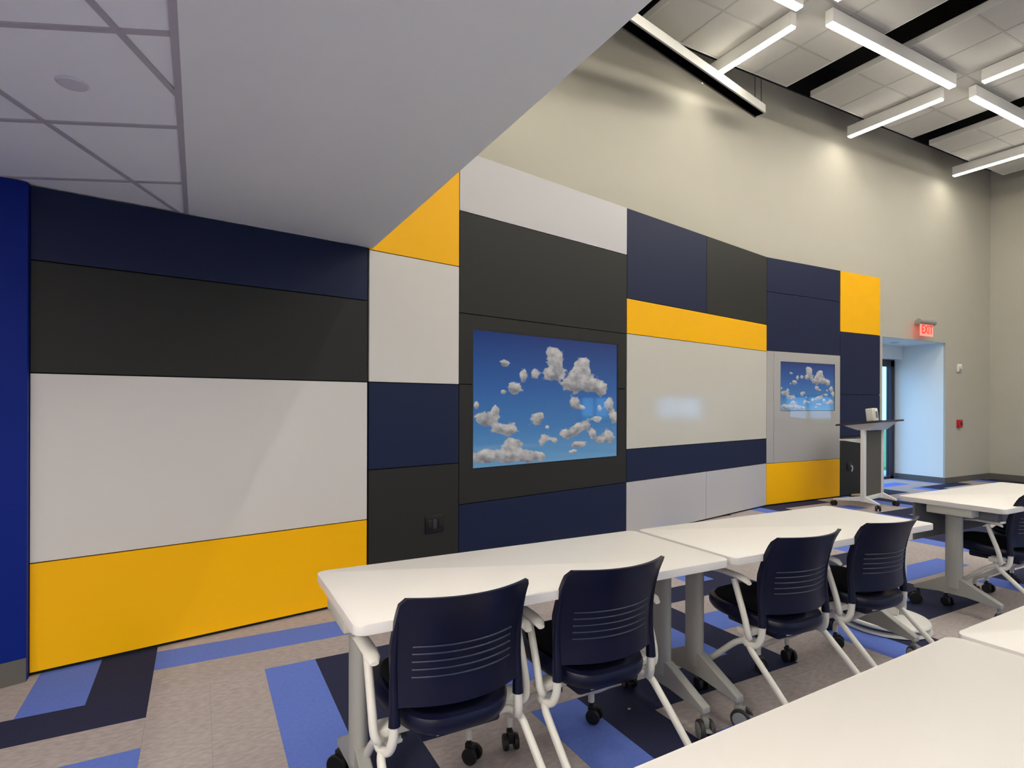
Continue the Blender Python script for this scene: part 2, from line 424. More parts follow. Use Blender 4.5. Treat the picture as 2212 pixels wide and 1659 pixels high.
# ------------------------------------------------------------------ coloured panel wall
PW = [Vector((-0.75, 3.665)), Vector((1.03, 3.985)), Vector((6.70, 5.172)), Vector((9.36, 5.172))]
TOPZ = 3.352
off = 0.022
bm = nb()
back = [PW[0] + Vector((.005, off)), PW[1] + Vector((0, off)), PW[2] + Vector((0, off)), PW[3] + Vector((-.004, off)), Vector((9.356, WY + .01)), Vector((1.0, WY + .01)), Vector((-.745, 5.1))]
low = [back[0], back[1], Vector((1.03, WY)), Vector((-.745, 5.1))]
prism(bm, low, -0.008, SZ)
prism(bm, [back[1], back[2], back[3], back[4], Vector((1.03, WY + .01))], -0.008, TOPZ - .004)
wall_p = tag(link('wall_panelled', bm, M_BACK), 'accent wall clad in navy, charcoal, white and yellow panels', kind='structure')
def on_wall(x):
    for a, b in zip(PW, PW[1:]):
        if x <= b.x + 1e-6: return a + (b - a) * ((x - a.x) / (b.x - a.x))
    return PW[3]
GAP = 0.007
def panel(x0, x1, z0, z1, m, name='wall_panel', cut=None, rough=None):
    """one cladding panel between two stations along the wall; cut = opening (xa, xb, za, zb) that touches an edge"""
    a, b = on_wall(x0), on_wall(x1); d = (b - a).normalized(); a = a + d * GAP / 2; b = b - d * GAP / 2
    z0 += GAP / 2; z1 -= GAP / 2
    nrm = Vector((-d.y, d.x)) * (off - .002)
    P = lambda x, z: (on_wall(x).x, on_wall(x).y, z)
    pts = [(a.x, a.y, z0), (b.x, b.y, z0), (b.x, b.y, z1), (a.x, a.y, z1)]
    if cut:
        xa, xb, za, zb = cut
        if zb >= z1 - .001: pts = [pts[0], pts[1], pts[2], P(xb, z1), P(xb, za), P(xa, za), P(xa, z1), pts[3]]
        elif za <= z0 + .001: pts = [pts[0], P(xa, z0), P(xa, zb), P(xb, zb), P(xb, z0), pts[1], pts[2], pts[3]]
    bm = nb(); extrude_poly(bm, pts, (nrm.x, nrm.y, 0))
    o = link(name, bm, m, wall_p)
    return o
Z0 = 0.018
X1, X2, X3, X4, X5, X6, X7 = -0.742, 1.025, 1.779, 3.795, 6.697, 8.325, 9.352
panel(X1, X2, 2.08, SZ - .002, M_NAVY); panel(X1, X2, 1.517, 2.08, M_CHAR); panel(X1, X2, .565, 1.517, M_WHITE); panel(X1, X2, Z0, .565, M_YEL)
panel(X2 + .008, X3, 2.436, TOPZ, M_YEL); panel(X2 + .008, X3, 1.518, 2.436, M_WHITE); panel(X2 + .008, X3, .907, 1.518, M_NAVY); panel(X2 + .008, X3, Z0, .907, M_CHAR)
TVX = (1.903, 3.662); TVZ = (.843, 1.968)
panel(X3, X4, 2.875, TOPZ, M_GREY); panel(X3, X4, 2.078, 2.875, M_CHAR)
panel(X3, X4, 1.522, 2.078, M_CHAR, cut=(TVX[0], TVX[1], 1.0, TVZ[1])); panel(X3, X4, .58, 1.522, M_CHAR, cut=(TVX[0], TVX[1], TVZ[0], 3.0))
panel(X3, X4, Z0, .58, M_NAVY)
XM = 5.243
panel(X4, XM, 2.44, TOPZ, M_NAVY); panel(XM, X5, 2.44, TOPZ, M_CHAR); panel(X4, X5, 2.083, 2.44, M_YEL)
panel(X4, X5, .912, 2.083, M_BOARD, 'marker_board'); panel(X4, X5, .58, .912, M_NAVY); panel(X4, XM, Z0, .58, M_GREY); panel(XM, X5, Z0, .58, M_GREY)
panel(X5, X6, 2.89, TOPZ, M_NAVY); panel(X5, X6, 2.094, 2.89, M_NAVY)
SX = (6.984, 8.20); SZ2 = (1.281, 1.96)
panel(X5, 6.846, .575, 2.094, M_GLASSBOARD, 'glass_board')
bm = nb()
for q in ((6.849, SX[0], .577, 2.092), (SX[1], X6 - .002, .577, 2.092), (SX[0], SX[1], .577, SZ2[0]), (SX[0], SX[1], SZ2[1], 2.092)): box(bm, q[0], q[1], PW[2].y, PW[2].y + .02, q[2], q[3])
link('glass_board', bm, M_GLASSBOARD, wall_p)
panel(X5, X6, Z0, .575, M_YEL)
panel(X6, X7, 2.45, TOPZ, M_YEL); panel(X6, X7, 1.523, 2.45, M_NAVY); panel(X6, X7, .9, 1.523, M_NAVY); panel(X6, X7, Z0, .9, M_CHAR)

# ------------------------------------------------------------------ screens showing a blue sky with clouds
def sky_screen():
    m = bpy.data.materials.new('cloud_picture'); m.use_nodes = True; nt = m.node_tree; nt.nodes.clear()
    N = nt.nodes.new; L = nt.links.new
    tc = N('ShaderNodeTexCoord'); uv = tc.outputs['UV']
    no = N('ShaderNodeTexNoise'); no.inputs['Scale'].default_value = 17; no.inputs['Detail'].default_value = 7; no.inputs['Roughness'].default_value = .62
    L(uv, no.inputs['Vector'])
    def math_(op, a, b=None, clamp=False):
        n = N('ShaderNodeMath'); n.operation = op; n.use_clamp = clamp
        for i, v in enumerate((a, b)):
            if v is None: continue
            if isinstance(v, (int, float)): n.inputs[i].default_value = v
            else: L(v, n.inputs[i])
        return n.outputs[0]
    sep = N('ShaderNodeSeparateXYZ'); L(uv, sep.inputs[0])
    px = lambda x: (x - 122) / 928.0
    def py(x, y):
        t = px(x); top = 212 + (305 - 212) * t; bot = 1110 + (1022 - 1110) * t
        return 1 - (y - top) / (bot - top)
    blobs = [(585, 350, 55, 45), (602, 420, 58, 75), (570, 500, 70, 42), (470, 497, 26, 38), (800, 425, 58, 60), (760, 500, 90, 68), (715, 570, 80, 55), (850, 560, 110, 62), (925, 590, 40, 48),
             (290, 422, 34, 26), (400, 505, 32, 42), (350, 590, 52, 44), (285, 610, 15, 15), (990, 690, 46, 68), (915, 715, 16, 30), (1030, 780, 42, 55), (735, 682, 44, 48), (785, 712, 30, 20),
             (485, 785, 50, 55), (550, 842, 16, 16), (900, 785, 40, 30), (190, 785, 70, 50), (240, 735, 24, 40), (300, 855, 95, 45), (530, 920, 40, 44), (600, 930, 22, 20), (680, 880, 58, 46), (750, 850, 34, 44),
             (812, 825, 44, 58), (868, 882, 30, 40), (760, 950, 72, 30), (730, 1000, 36, 16), (985, 900, 62, 58), (915, 920, 30, 26), (340, 950, 62, 40), (180, 1035, 90, 50), (330, 1030, 100, 55), (480, 1035, 90, 46), (140, 700, 14, 26)]
    fld = None; lift = None
    for (bx, by, rx, ry) in blobs:
        u, v = px(bx), py(bx, by); ru, rv = rx / 928.0 * 1.0, ry / 830.0
        a = math_('MULTIPLY', math_('SUBTRACT', sep.outputs[0], u), 1 / ru); b = math_('MULTIPLY', math_('SUBTRACT', sep.outputs[1], v), 1 / rv)
        g = math_('EXPONENT', math_('MULTIPLY', math_('ADD', math_('MULTIPLY', a, a), math_('MULTIPLY', b, b)), -1.25))
        fld = g if fld is None else math_('ADD', fld, g)
        g2 = math_('MULTIPLY', b, g); lift = g2 if lift is None else math_('ADD', lift, g2)
    e = math_('ADD', fld, math_('MULTIPLY', math_('SUBTRACT', no.outputs['Fac'], .5), 1.5))
    mr = N('ShaderNodeMapRange'); mr.interpolation_type = 'SMOOTHSTEP'
    mr.inputs['From Min'].default_value = .40; mr.inputs['From Max'].default_value = .56; L(e, mr.inputs['Value'])
    ramp = N('ShaderNodeValToRGB'); L(sep.outputs[1], ramp.inputs[0])
    els = ramp.color_ramp.elements; els[0].position = 0.0; els[0].color = lin((92, 136, 170)); els[1].position = 1.0; els[1].color = lin((20, 46, 104))
    k = els.new(.28); k.color = lin((58, 106, 156)); k = els.new(.6); k.color = lin((40, 82, 140))
    n2 = N('ShaderNodeTexNoise'); n2.inputs['Scale'].default_value = 20; n2.inputs['Detail'].default_value = 6; L(uv, n2.inputs['Vector'])
    sh = math_('ADD', math_('MULTIPLY', lift, .45), math_('MULTIPLY', n2.outputs['Fac'], 1.0), False)
    cr_ = N('ShaderNodeValToRGB'); L(sh, cr_.inputs[0]); ce = cr_.color_ramp.elements
    ce[0].position = .25; ce[0].color = lin((104, 105, 112)); ce[1].position = .8; ce[1].color = lin((184, 180, 176))
    mix = N('ShaderNodeMix'); mix.data_type = 'RGBA'
    L(mr.outputs['Result'], mix.inputs[0]); L(ramp.outputs[0], mix.inputs[6]); L(cr_.outputs[0], mix.inputs[7])
    p = N('ShaderNodeBsdfPrincipled'); p.inputs['Base Color'].default_value = (.004, .004, .005, 1); p.inputs['Roughness'].default_value = .05
    L(mix.outputs[2], p.inputs['Emission Color']); p.inputs['Emission Strength'].default_value = SCREEN
    o = N('ShaderNodeOutputMaterial'); L(p.outputs[0], o.inputs[0]); return m
SCREEN = 0.5
M_SKYPIC = sky_screen()
def screen(name, label, xr, zr, bez, group):
    a, b = on_wall(xr[0]), on_wall(xr[1]); d = (b - a).normalized(); n = Vector((-d.y, d.x))
    t = empty(name, (a.x, a.y, zr[0]), math.atan2(d.y, d.x)); tag(t, label, 'television', group)
    w, h = (b - a).length, zr[1] - zr[0]
    bm = nb()
    for q in ((0, w, 0, bez), (0, w, h - bez, h), (0, bez, bez, h - bez), (w - bez, w, bez, h - bez)): box(bm, q[0], q[1], .002, .02, q[2], q[3])
    link('bezel', bm, M_BLK, t)
    bm = nb(); uvl = bm.loops.layers.uv.new('UVMap')
    vs = box(bm, bez, w - bez, .006, .019, bez, h - bez)
    for f in bm.faces:
        for l in f.loops: l[uvl].uv = ((l.vert.co.x - bez) / (w - 2 * bez), (l.vert.co.z - bez) / (h - 2 * bez))
    link('screen_panel', bm, M_SKYPIC, t)
screen('television', 'large flush television showing clouds, framed by charcoal panels', TVX, TVZ, .012, 'wall screens')
screen('television', 'smaller screen with clouds set in the grey glass board', SX, SZ2, .006, 'wall screens')

# outlets on the panels
def outlet(loc_x, z, label, gang, plug=False):
    a = on_wall(loc_x); b = on_wall(loc_x + .1); d = (b - a).normalized()
    t = empty('wall_outlet', (a.x, a.y, z), math.atan2(d.y, d.x)); tag(t, label, 'outlet', 'black wall outlets')
    w = .082 if gang == 3 else .06
    bm = nb(); box(bm, -w, w, -.008, -.0005, -.066, .066, bev=.003); link('face_plate', bm, M_BLK, t, True)
    for k in range(gang):
        cxk = (k - (gang - 1) / 2) * .046
        bm = nb(); box(bm, cxk - .017, cxk + .017, -.011, -.006, -.035, .035, bev=.002); link('socket', bm, mat('socket_grey', (52, 54, 56), .35) if k == 1 else M_TYRE, t, True)
    if plug:
        bm = nb(); tube(bm, [(.02, -.012, .01), (.03, -.03, .0), (.032, -.03, -.04), (.02, -.025, -.075)], .007, 8, 4); link('cord', bm, M_WPL, t, True)
outlet(1.56, .462, 'black triple outlet on the charcoal panel behind the first table', 3)
outlet(8.555, .447, 'black outlet with a short white cord beside the lectern', 2, True)

# ------------------------------------------------------------------ ceiling clouds
CZ = 5.41
def cloud(x0, label, i):
    x1 = x0 + 2.44
    t = empty('ceiling_cloud', (x0, 4.785, CZ)); tag(t, label, 'ceiling cloud', 'hung ceiling clouds')
    ny = 18
    bm = nb(); box(bm, 0, .018, -ny * .61, 0, -.002, .075); box(bm, 2.422, 2.44, -ny * .61, 0, -.002, .075); box(bm, .018, 2.422, -.018, 0, -.002, .075); box(bm, .018, 2.422, -ny * .61, -ny * .61 + .018, -.002, .075)
    link('edge_trim', bm, M_TRIM, t)
    far = nb()
    for a in range(4):
        for b in range(ny):
            dims = (a * .61 + .012 * (a > 0) + .018 * (a == 0), (a + 1) * .61 - .012 * (a < 3) - .018 * (a == 3), -(b + 1) * .61 + .012, -b * .61 - .012 * (b > 0) - .018 * (b == 0), .004, .03)
            q = project((x0 + a * .61 + .3, 4.785 - b * .61 - .3, CZ))
            if q and 1300 < q[0] < 2400 and -150 < q[1] < 500: box_obj('ceiling_tile', dims, M_TILE, t)
            else: box(far, *dims)
    o = link('ceiling_tile_field', far, M_TILE, t); o['kind'] = 'stuff'
    for a in range(1, 4): box_obj('grid_bar', (a * .61 - .012, a * .61 + .012, -ny * .61 + .018, -.018, .0, .02), M_TBARW, t)
    for b in range(1, ny): box_obj('grid_bar', (.018, 2.422, -b * .61 - .012, -b * .61 + .012, .0005, .02), M_TBARW, t)
CL = [(1.20, 'white tiled ceiling cloud nearest the soffit, mostly hidden'), (4.12, 'white tiled ceiling cloud above the hanging screen case'), (7.04, 'middle white tiled ceiling cloud at the top right'), (9.96, 'white tiled ceiling cloud farthest away by the end wall')]
for i, (x0, lb) in enumerate(CL): cloud(x0, lb, i)
# dark strut in the gap
bm = nb(); tube(bm, [(6.62, 2.2, 5.9), (6.95, 2.2, 5.9)], .025, 8, 1); tube(bm, [(6.62, 2.2, 5.9), (6.62, 1.6, 5.9)], .025, 8, 1); tube(bm, [(6.8, 2.2, 5.9), (6.8, 2.2, 6.3)], .012, 6, 1)
tag(link('ceiling_strut', bm, mat('dark_steel', (60, 66, 66), .5)), 'dark steel strut in the black gap between ceiling clouds', 'strut')

# ------------------------------------------------------------------ linear lamps
LZ = 5.262
def lamp(cx_, cy_, length, along, label):
    t = empty('linear_lamp', (cx_, cy_, LZ), 0 if along == 'x' else R(90)); tag(t, label, 'ceiling lamp', 'linear ceiling lamps')
    h = length / 2
    bm = nb(); box(bm, -h, h, -.041, -.036, .0, CZ - LZ - .006); box(bm, -h, h, .036, .041, .0, CZ - LZ - .006); box(bm, -h, h, -.036, .036, .03, CZ - LZ - .006)
    box(bm, -h, -h + .004, -.036, .036, .002, .03); box(bm, h - .004, h, -.036, .036, .002, .03)
    link('housing', bm, M_LIGHTBODY, t)
    box_obj('diffuser', (-h + .005, h - .005, -.035, .035, -.014, .028), M_DIFF, t)
    for s in (-1, 1):
        bm = nb(); tube(bm, [(s * (h - .15), 0, CZ - LZ - .008), (s * (h - .15), 0, 6.3 - LZ)], .003, 6, 1); link('hanger', bm, M_BLK, t)
LAMPS = [
    (5.36, 4.43, 1.2, 'y', 'short lamp at the front wall behind the hanging screen case'),
    (8.29, 4.43, 1.2, 'y', 'short lamp ending at the front wall, middle of three'),
    (11.25, 4.43, 1.2, 'y', 'short lamp ending at the front wall, farthest of three'),
    (6.865, 3.63, 2.45, 'x', 'long lamp running to the right, fully in view at top'),
    (3.945, 3.63, 2.45, 'x', 'long lamp cut by the upper frame, left of the others'),
    (9.805, 3.63, 2.45, 'x', 'long lamp leaving the right edge of the frame'),
    (5.36, 2.79, 1.2, 'y', 'short lamp whose tip shows at the upper frame'),
    (8.29, 2.80, 1.2, 'y', 'short lamp at the right edge above the long one'),
    (11.25, 2.80, 1.2, 'y', 'short lamp out of view at the right'),
    (2.44, 4.30, 1.2, 'y', 'short lamp hidden above the soffit'), (2.44, 2.79, 1.2, 'y', 'short lamp hidden beyond the soffit edge')]
for yy in (0.7, -2.2, -5.0):
    for xx in (3.945, 6.865, 9.805): LAMPS.append((xx, yy, 2.45, 'x', 'long lamp over the rear of the hall, out of view'))
for xx in (2.44, 5.36, 8.29, 11.25):
    for yy in (1.51, -.1, -1.4, -3.0): LAMPS.append((xx, yy, 1.2, 'y', 'short lamp over the rear of the hall, out of view'))
for L_ in LAMPS: lamp(*L_)

# ------------------------------------------------------------------ hanging projector screen case
ang = R(12.0); t = empty('projection_screen', (6.22, 4.83, 5.02), ang); tag(t, 'long white hanging projection screen case with dark slot', 'projection screen')
bm = nb(); extrude_poly(bm, [(-4.4, 0, 0), (-4.4, 0, .10), (-4.4, .03, .135), (-4.4, .13, .135), (-4.4, .13, .0)], (4.4, 0, 0)); link('case', bm, mat('case_white', (206, 205, 197), .5), t)
box_obj('slot', (-4.4, -.012, .022, .118, -.006, .001), mat('slot_black', (6, 6, 7), 1.0, spec=0.0), t)
bm = nb(); box(bm, -4.4, -.012, .118, .13, -.02, 0); link('slot_lip', bm, mat('slot_lip', (70, 62, 62), .5), t)
bm = nb(); tube(bm, [(-.16, .08, .12), (.02, .10, .16), (.10, .10, .17)], .014, 8, 3); link('bracket', bm, M_BLK, t, True)
for xx, yy, z0 in ((-.13, .07, .135), (.09, .10, .17)):
    bm = nb(); tube(bm, [(xx, yy, z0), (xx, yy, 1.25)], .004, 6, 1); link('cable', bm, M_BLK, t)

# ------------------------------------------------------------------ wall devices
t = empty('exit_sign', (10.53, WY, 2.5)); tag(t, 'glowing red EXIT sign with grey housing above the alcove', 'exit sign')
bm = nb(); tube(bm, [(-.24, -.13, .235), (.24, -.13, .235)], .045, 14, 1); box(bm, -.1, .1, -.13, -.001, .2, .27); link('housing', bm, M_SIGNH, t, True)
pl = box_obj('sign_plate', (-.185, .185, -.14, -.122, .005, .2), M_SIGN, t)
cu = bpy.data.curves.new('exit_text', 'FONT'); cu.body = 'EXIT'; cu.align_x = 'CENTER'; cu.align_y = 'CENTER'; cu.size = .2; cu.extrude = .002; cu.offset = .004; cu.space_character = 1.08
to = bpy.data.objects.new('tmp_text', cu); COL.objects.link(to); bpy.context.view_layer.update()
me = bpy.data.meshes.new_from_object(to.evaluated_get(bpy.context.evaluated_depsgraph_get())); bpy.data.objects.remove(to)
me.materials.clear(); me.materials.append(M_SIGNT)
lt = bpy.data.objects.new('letters', me); COL.objects.link(lt); lt.parent = pl; lt.location = (0, -.1425, .103); lt.rotation_euler = (R(90), 0, 0); lt.scale = (.78, 1, 1)
t = empty('alarm_strobe', (11.85, WY, 2.02)); tag(t, 'white wall alarm strobe above the red pull station', 'alarm strobe')
bm = nb(); box(bm, -.06, .06, -.035, -.0005, -.065, .075, bev=.008); link('housing', bm, M_WPL, t, True)
bm = nb(); box(bm, -.035, .035, -.06, -.035, -.02, .045, bev=.008); link('lens', bm, mat('strobe_lens', (205, 205, 200), .1), t, True)
box_obj('grille', (-.04, .04, -.038, -.034, -.058, -.035), M_SIGNH, t)
t = empty('fire_alarm_pull', (11.86, WY, 1.04)); tag(t, 'small red fire alarm pull station on the far wall', 'fire alarm')
bm = nb(); box(bm, -.06, .06, -.05, -.0005, -.07, .07, bev=.006); link('housing', bm, M_RED, t, True)
bm = nb(); box(bm, -.03, .03, -.062, -.05, -.03, .04, bev=.004); link('handle', bm, mat('pull_handle', (96, 40, 42), .4), t, True)

# ------------------------------------------------------------------ casters
def caster_parts(parent, loc, r, tyre, hub, rz, lever=False, stem=0.03):
    c = empty('caster', loc, rz, parent)                   # origin at the stem top
    hz = loc[2]
    bm = nb(); tube(bm, [(0, 0, 0), (0, 0, -stem)], .009, 8, 1)
    box(bm, -.012, .012, -r * .55 - .01, .012, -(hz - r) - .004, -stem + .004, bev=.003)
    link('caster_fork', bm, hub if lever else tyre, c, True)
    for s in (-1, 1):
        bm = nb(); lathe(bm, [(r * .72, -.009), (r * .95, -.008), (r, -.003), (r, .004), (r * .93, .009), (r * .7, .009)], 20, 'x')
        w = link('wheel', bm, tyre, c, True, (s * .021, -r * .45, -(hz - r)))
        if lever:
            bm = nb(); lathe(bm, [(r * .74, s * .007), (r * .74, s * .0115), (r * .6, s * .013)], 18, 'x', (s * .021, -r * .45, -(hz - r))); link('hub_cap', bm, hub, c, True)
    if lever:
        bm = nb(); box(bm, -.013, .013, -r * 1.55, -r * .5, -(hz - r) + r * .25, -(hz - r) + r * .36, bev=.002); link('brake_lever', bm, hub, c, True)
    return c

# ------------------------------------------------------------------ tables
TL, TW, TH_ = 1.522, .61, .737
def rounded_rect(x0, x1, y0, y1, r, n=5):
    pts = []
    for cx_, cy_, a0 in ((x1 - r, y1 - r, 0), (x0 + r, y1 - r, 90), (x0 + r, y0 + r, 180), (x1 - r, y0 + r, 270)):
        for k in range(n + 1):
            a = R(a0 + 90 * k / n); pts.append((cx_ + r * math.cos(a), cy_ + r * math.sin(a)))
    return pts
def make_table():
    t = empty('training_table')
    bm = nb(); prism(bm, rounded_rect(0, TL, 0, TW, .03), TH_ - .031, TH_)
    es = [e for e in bm.edges if abs(e.verts[0].co.z - e.verts[1].co.z) < 1e-6]
    bmesh.ops.bevel(bm, geom=es, offset=.003, segments=2, affect='EDGES', profile=.5)
    link('tabletop', bm, M_TOP, t, True)
    for lx, s in ((.085, 1), (TL - .085, -1)):
        leg = empty('leg', (lx, TW / 2, 0), 0, t)
        bm = nb()
        pts = [(math.cos(2 * math.pi * k / 20) * .03, math.sin(2 * math.pi * k / 20) * .05) for k in range(20)]
        prism(bm, pts, .17, TH_ - .07); link('column', bm, M_GREYMETAL, leg, True)
        bm = nb()
        prof = [(-.262, .105), (-.262, .132), (-.05, .235), (.05, .235), (.235, .132), (.235, .105), (.06, .13), (-.06, .13)]
        extrude_poly(bm, [(-.021, y, z) for y, z in prof], (.042, 0, 0))
        bmesh.ops.bevel(bm, geom=list(bm.edges), offset=.004, segments=1, affect='EDGES')
        link('foot', bm, M_GREYMETAL, leg, True)
        bm = nb(); box(bm, -s * .078 if s > 0 else -.02, .02 if s > 0 else .078, -.13, .13, TH_ - .085, TH_ - .032, bev=.006); link('flip_bracket', bm, mat('bracket_paint', (186, 185, 174), .5), leg, True)
        caster_parts(leg, (0, -.245, .106), .042, mat('dark_tyre', (46, 44, 46), .45), M_HUB, R(25 * s), True, .02)
        caster_parts(leg, (0, .215, .106), .04, M_TYRE, M_TYRE, R(190 + 30 * s), False, .02)
    bm = nb(); box(bm, .13, TL - .13, TW / 2 - .02, TW / 2 + .02, TH_ - .075, TH_ - .04); link('stretcher', bm, M_GREYMETAL, t)
    return t
tbl0 = make_table()
TABLES = [(.388, 1.643, 0.0, 'white table nearest the yellow panel, two blue chairs pushed in'), (1.934, 1.640, -.6, 'second white table, butted against the first table'),
          (.3156, .158, 1.84, 'foreground white table filling the lower right corner'), (1.856, .210, 1.0, 'white table at right edge, butted against the foreground table'),
          (4.288, 1.640, 0.0, 'white table with grey modesty panel at the right edge')]
tb = []
for k, (x, y, a, lb) in enumerate(TABLES):
    o = tbl0 if k == 0 else copy_tree(tbl0)
    o.location = (x, y, 0); o.rotation_euler = (0, 0, R(a)); tag(o, lb, 'table', 'white training tables'); tb.append(o)
bm = nb(); box(bm, .02, TL - .02, TW - .10, TW - .085, TH_ - .29, TH_ - .033, bev=.003); link('modesty_panel', bm, M_MODESTY, tb[4], True)
bm = nb(); box(bm, .11, .2, .09, .28, TH_ - .1, TH_ - .033, bev=.006); link('cable_box', bm, M_MODESTY, tb[4], True)

# ------------------------------------------------------------------ chairs
def prof_y(z):
    pts = [(.40, -.190), (.47, -.186), (.55, -.180), (.63, -.186), (.70, -.203), (.76, -.225), (.80, -.247), (.83, -.265)]
    for (a, ya), (b, yb) in zip(pts, pts[1:]):
        if z <= b:
            t = (z - a) / (b - a); return ya + (yb - ya) * t
    return pts[-1][1]
def back_pt(x, z, extra=0.0):
    return Vector((x, prof_y(z) - .012 + .072 * (x / .22) ** 2 + extra, z))
def make_chair():
    t = empty('stacking_chair')
    # backrest shell
    bm = nb(); NU, NV = 20, 16; z0, z1 = .475, .815
    front, rear = [], []
    for j in range(NV + 1):
        v = j / NV; z = z0 + (z1 - z0) * v
        hw = .222 - .010 * abs(v - .5) * 2
        if v > .92: hw -= .013 * ((v - .92) / .08) ** 2.2
        if v < .10: hw -= .012 * ((.10 - v) / .10) ** 2
        fr, re = [], []
        for i in range(NU + 1):
            u = -1 + 2 * i / NU; x = hw * u
            p = back_pt(x, z); th = .011 if abs(u) < .92 else .017
            fr.append(bm.verts.new(p + Vector((0, .006, 0)))); re.append(bm.verts.new(p - Vector((0, th - .004, 0))))
        front.append(fr); rear.append(re)
    for j in range(NV):
        for i in range(NU):
            bm.faces.new((front[j][i], front[j][i + 1], front[j + 1][i + 1], front[j + 1][i]))
            bm.faces.new((rear[j][i], rear[j + 1][i], rear[j + 1][i + 1], rear[j][i + 1]))
    for j in range(NV):
        bm.faces.new((front[j][0], front[j + 1][0], rear[j + 1][0], rear[j][0])); bm.faces.new((front[j][NU], rear[j][NU], rear[j + 1][NU], front[j + 1][NU]))
    for i in range(NU):
        bm.faces.new((front[0][i], rear[0][i], rear[0][i + 1], front[0][i + 1])); bm.faces.new((front[NV][i], front[NV][i + 1], rear[NV][i + 1], rear[NV][i]))
    bk = link('backrest', bm, M_POLY, t, True)
    for k in range(5):
        z = .655 - k * .0235
        bm = nb(); tube(bm, [back_pt(-.164 + .328 * q / 8, z, -.0075) for q in range(9)], .0032, 6, 2); link('rib', bm, M_RIB, bk, True)
    for s in (-1, 1):
        # navy sleeve at each side of the back, then the cream tube looping to the pivot
        bm = nb(); tube(bm, [back_pt(s * .209, z, -.004) for z in (.74, .68, .62, .54, .475, .42)], [.007, .0185], 10, 3); link('back_upright', bm, M_POLY, t, True)
        e = back_pt(s * .209, .422, -.004)
        bm = nb(); tube(bm, [e, e + Vector((s * .004, .004, -.05)), e + Vector((s * .012, .022, -.085)), e + Vector((s * .026, .055, -.088)), (s * .236, -.075, .352), (s * .205, -.062, .362), (s * .165, -.058, .366)], .0145, 12, 5); link('back_tube', bm, M_CREAM, t, True)
        bm = nb(); box(bm, s * .140 if s > 0 else -.250, .250 if s > 0 else -.140, -.10, -.035, .368, .398, bev=.008); link('pivot_bracket', bm, M_CREAM, t, True)
        bm = nb(); tube(bm, [(s * .166, -.062, .352), (s * .15, -.062, .352)], .019, 10, 1); link('pivot_cap', bm, M_TYRE, t, True)
        # arm
        bm = nb(); tube(bm, [(s * .232, -.085, .366), (s * .250, -.105, .372), (s * .260, -.105, .40), (s * .262, -.09, .46), (s * .262, -.045, .58), (s * .262, -.035, .607)], .0135, 10, 5); link('arm_tube', bm, M_CREAM, t, True)
        bm = nb()
        ring = []
        path = [(-.118, .606), (-.10, .617), (-.06, .624), (.02, .627), (.10, .622), (.135, .616)]
        for (y, z), hw in zip(path, (.013, .022, .0245, .0245, .022, .012)):
            ring.append([bm.verts.new((s * .262 + hw * math.cos(a), y, z + (.011 if hw > .013 else .006) * math.sin(a))) for a in [2 * math.pi * q / 12 for q in range(12)]])
        for a, b in zip(ring, ring[1:]):
            for q in range(12): bm.faces.new((a[q], a[(q + 1) % 12], b[(q + 1) % 12], b[q]))
        bm.faces.new(ring[0]); bm.faces.new(ring[-1][::-1])
        link('armrest', bm, M_CREAM, t, True)
        # legs
        bm = nb(); tube(bm, [(s * .165, -.062, .335), (s * .215, -.075, .335), (s * .238, -.105, .318), (s * .243, -.16, .272), (s * .246, -.32, .132), (s * .246, -.358, .098)], .0135, 10, 5); link('rear_leg', bm, M_CREAM, t, True)
        bm = nb(); tube(bm, [(s * .238, -.085, .352), (s * .238, -.02, .318), (s * .225, .10, .215), (s * .205, .185, .150), (s * .20, .212, .138), (s * .20, .222, .115), (s * .20, .222, .085)], .0135, 10, 5); link('front_leg', bm, M_CREAM, t, True)
        caster_parts(t, (s * .20, .222, .088), .031, M_TYRE, M_TYRE, R(10 + 24 * s), False, .02)
        caster_parts(t, (s * .246, -.362, .088), .031, M_TYRE, M_TYRE, R(-8), False, .02)
    # seat: navy pan with a black cushion
    def outline(a, k):
        c, s = math.cos(a), math.sin(a); e = 2 / 3.4
        y = .218 * k * math.copysign(abs(s) ** e, s); tp = max(0.0, min(1.0, (.06 - y) / .26)); tp = tp * tp * (3 - 2 * tp)
        return Vector(((.222 - .040 * tp) * k * math.copysign(abs(c) ** e, c), .012 + y, 0))
    def seat_z(y): return .028 * max(-1, min(1, y / .22)) if y < 0 else .012 * (y / .22)
    n = 40
    def rings(bm, prof, cap0, cap1, dy=0.0):
        rr = []
        for k, z in prof:
            ring = []
            for q in range(n):
                p = outline(2 * math.pi * q / n, k); ring.append(bm.verts.new((p.x, p.y + dy, z + seat_z(p.y + dy))))
            rr.append(ring)
        for a, b in zip(rr, rr[1:]):
            for q in range(n): bm.faces.new((a[q], a[(q + 1) % n], b[(q + 1) % n], b[q]))
        if cap0: bm.faces.new(rr[0])
        if cap1: bm.faces.new(rr[-1])
    bm = nb(); rings(bm, [(.80, .452), (.90, .462), (.97, .458), (1.0, .444), (.99, .424), (.94, .407), (.84, .398), (.6, .394)], True, True); st = link('seat', bm, M_POLY, t, True)
    bm = nb(); rings(bm, [(.80, .457), (.78, .465), (.70, .469), (.4, .466), (.1, .463)], True, True, .035); link('cushion', bm, M_FABRIC, st, True)
    bm = nb(); box(bm, -.135, .135, -.16, .12, .356, .398, bev=.012); link('seat_support', bm, M_POLY, t, True)
    bm = nb(); box(bm, -.085, .03, -.1625, -.158, .368, .380); link('mount_plate', bm, M_CREAM, t)
    bm = nb(); tube(bm, [(-.155, -.06, .36), (.155, -.06, .36)], .011, 8, 1); link('cross_rod', bm, M_POLY, t, True)
    return t
ch0 = make_chair()
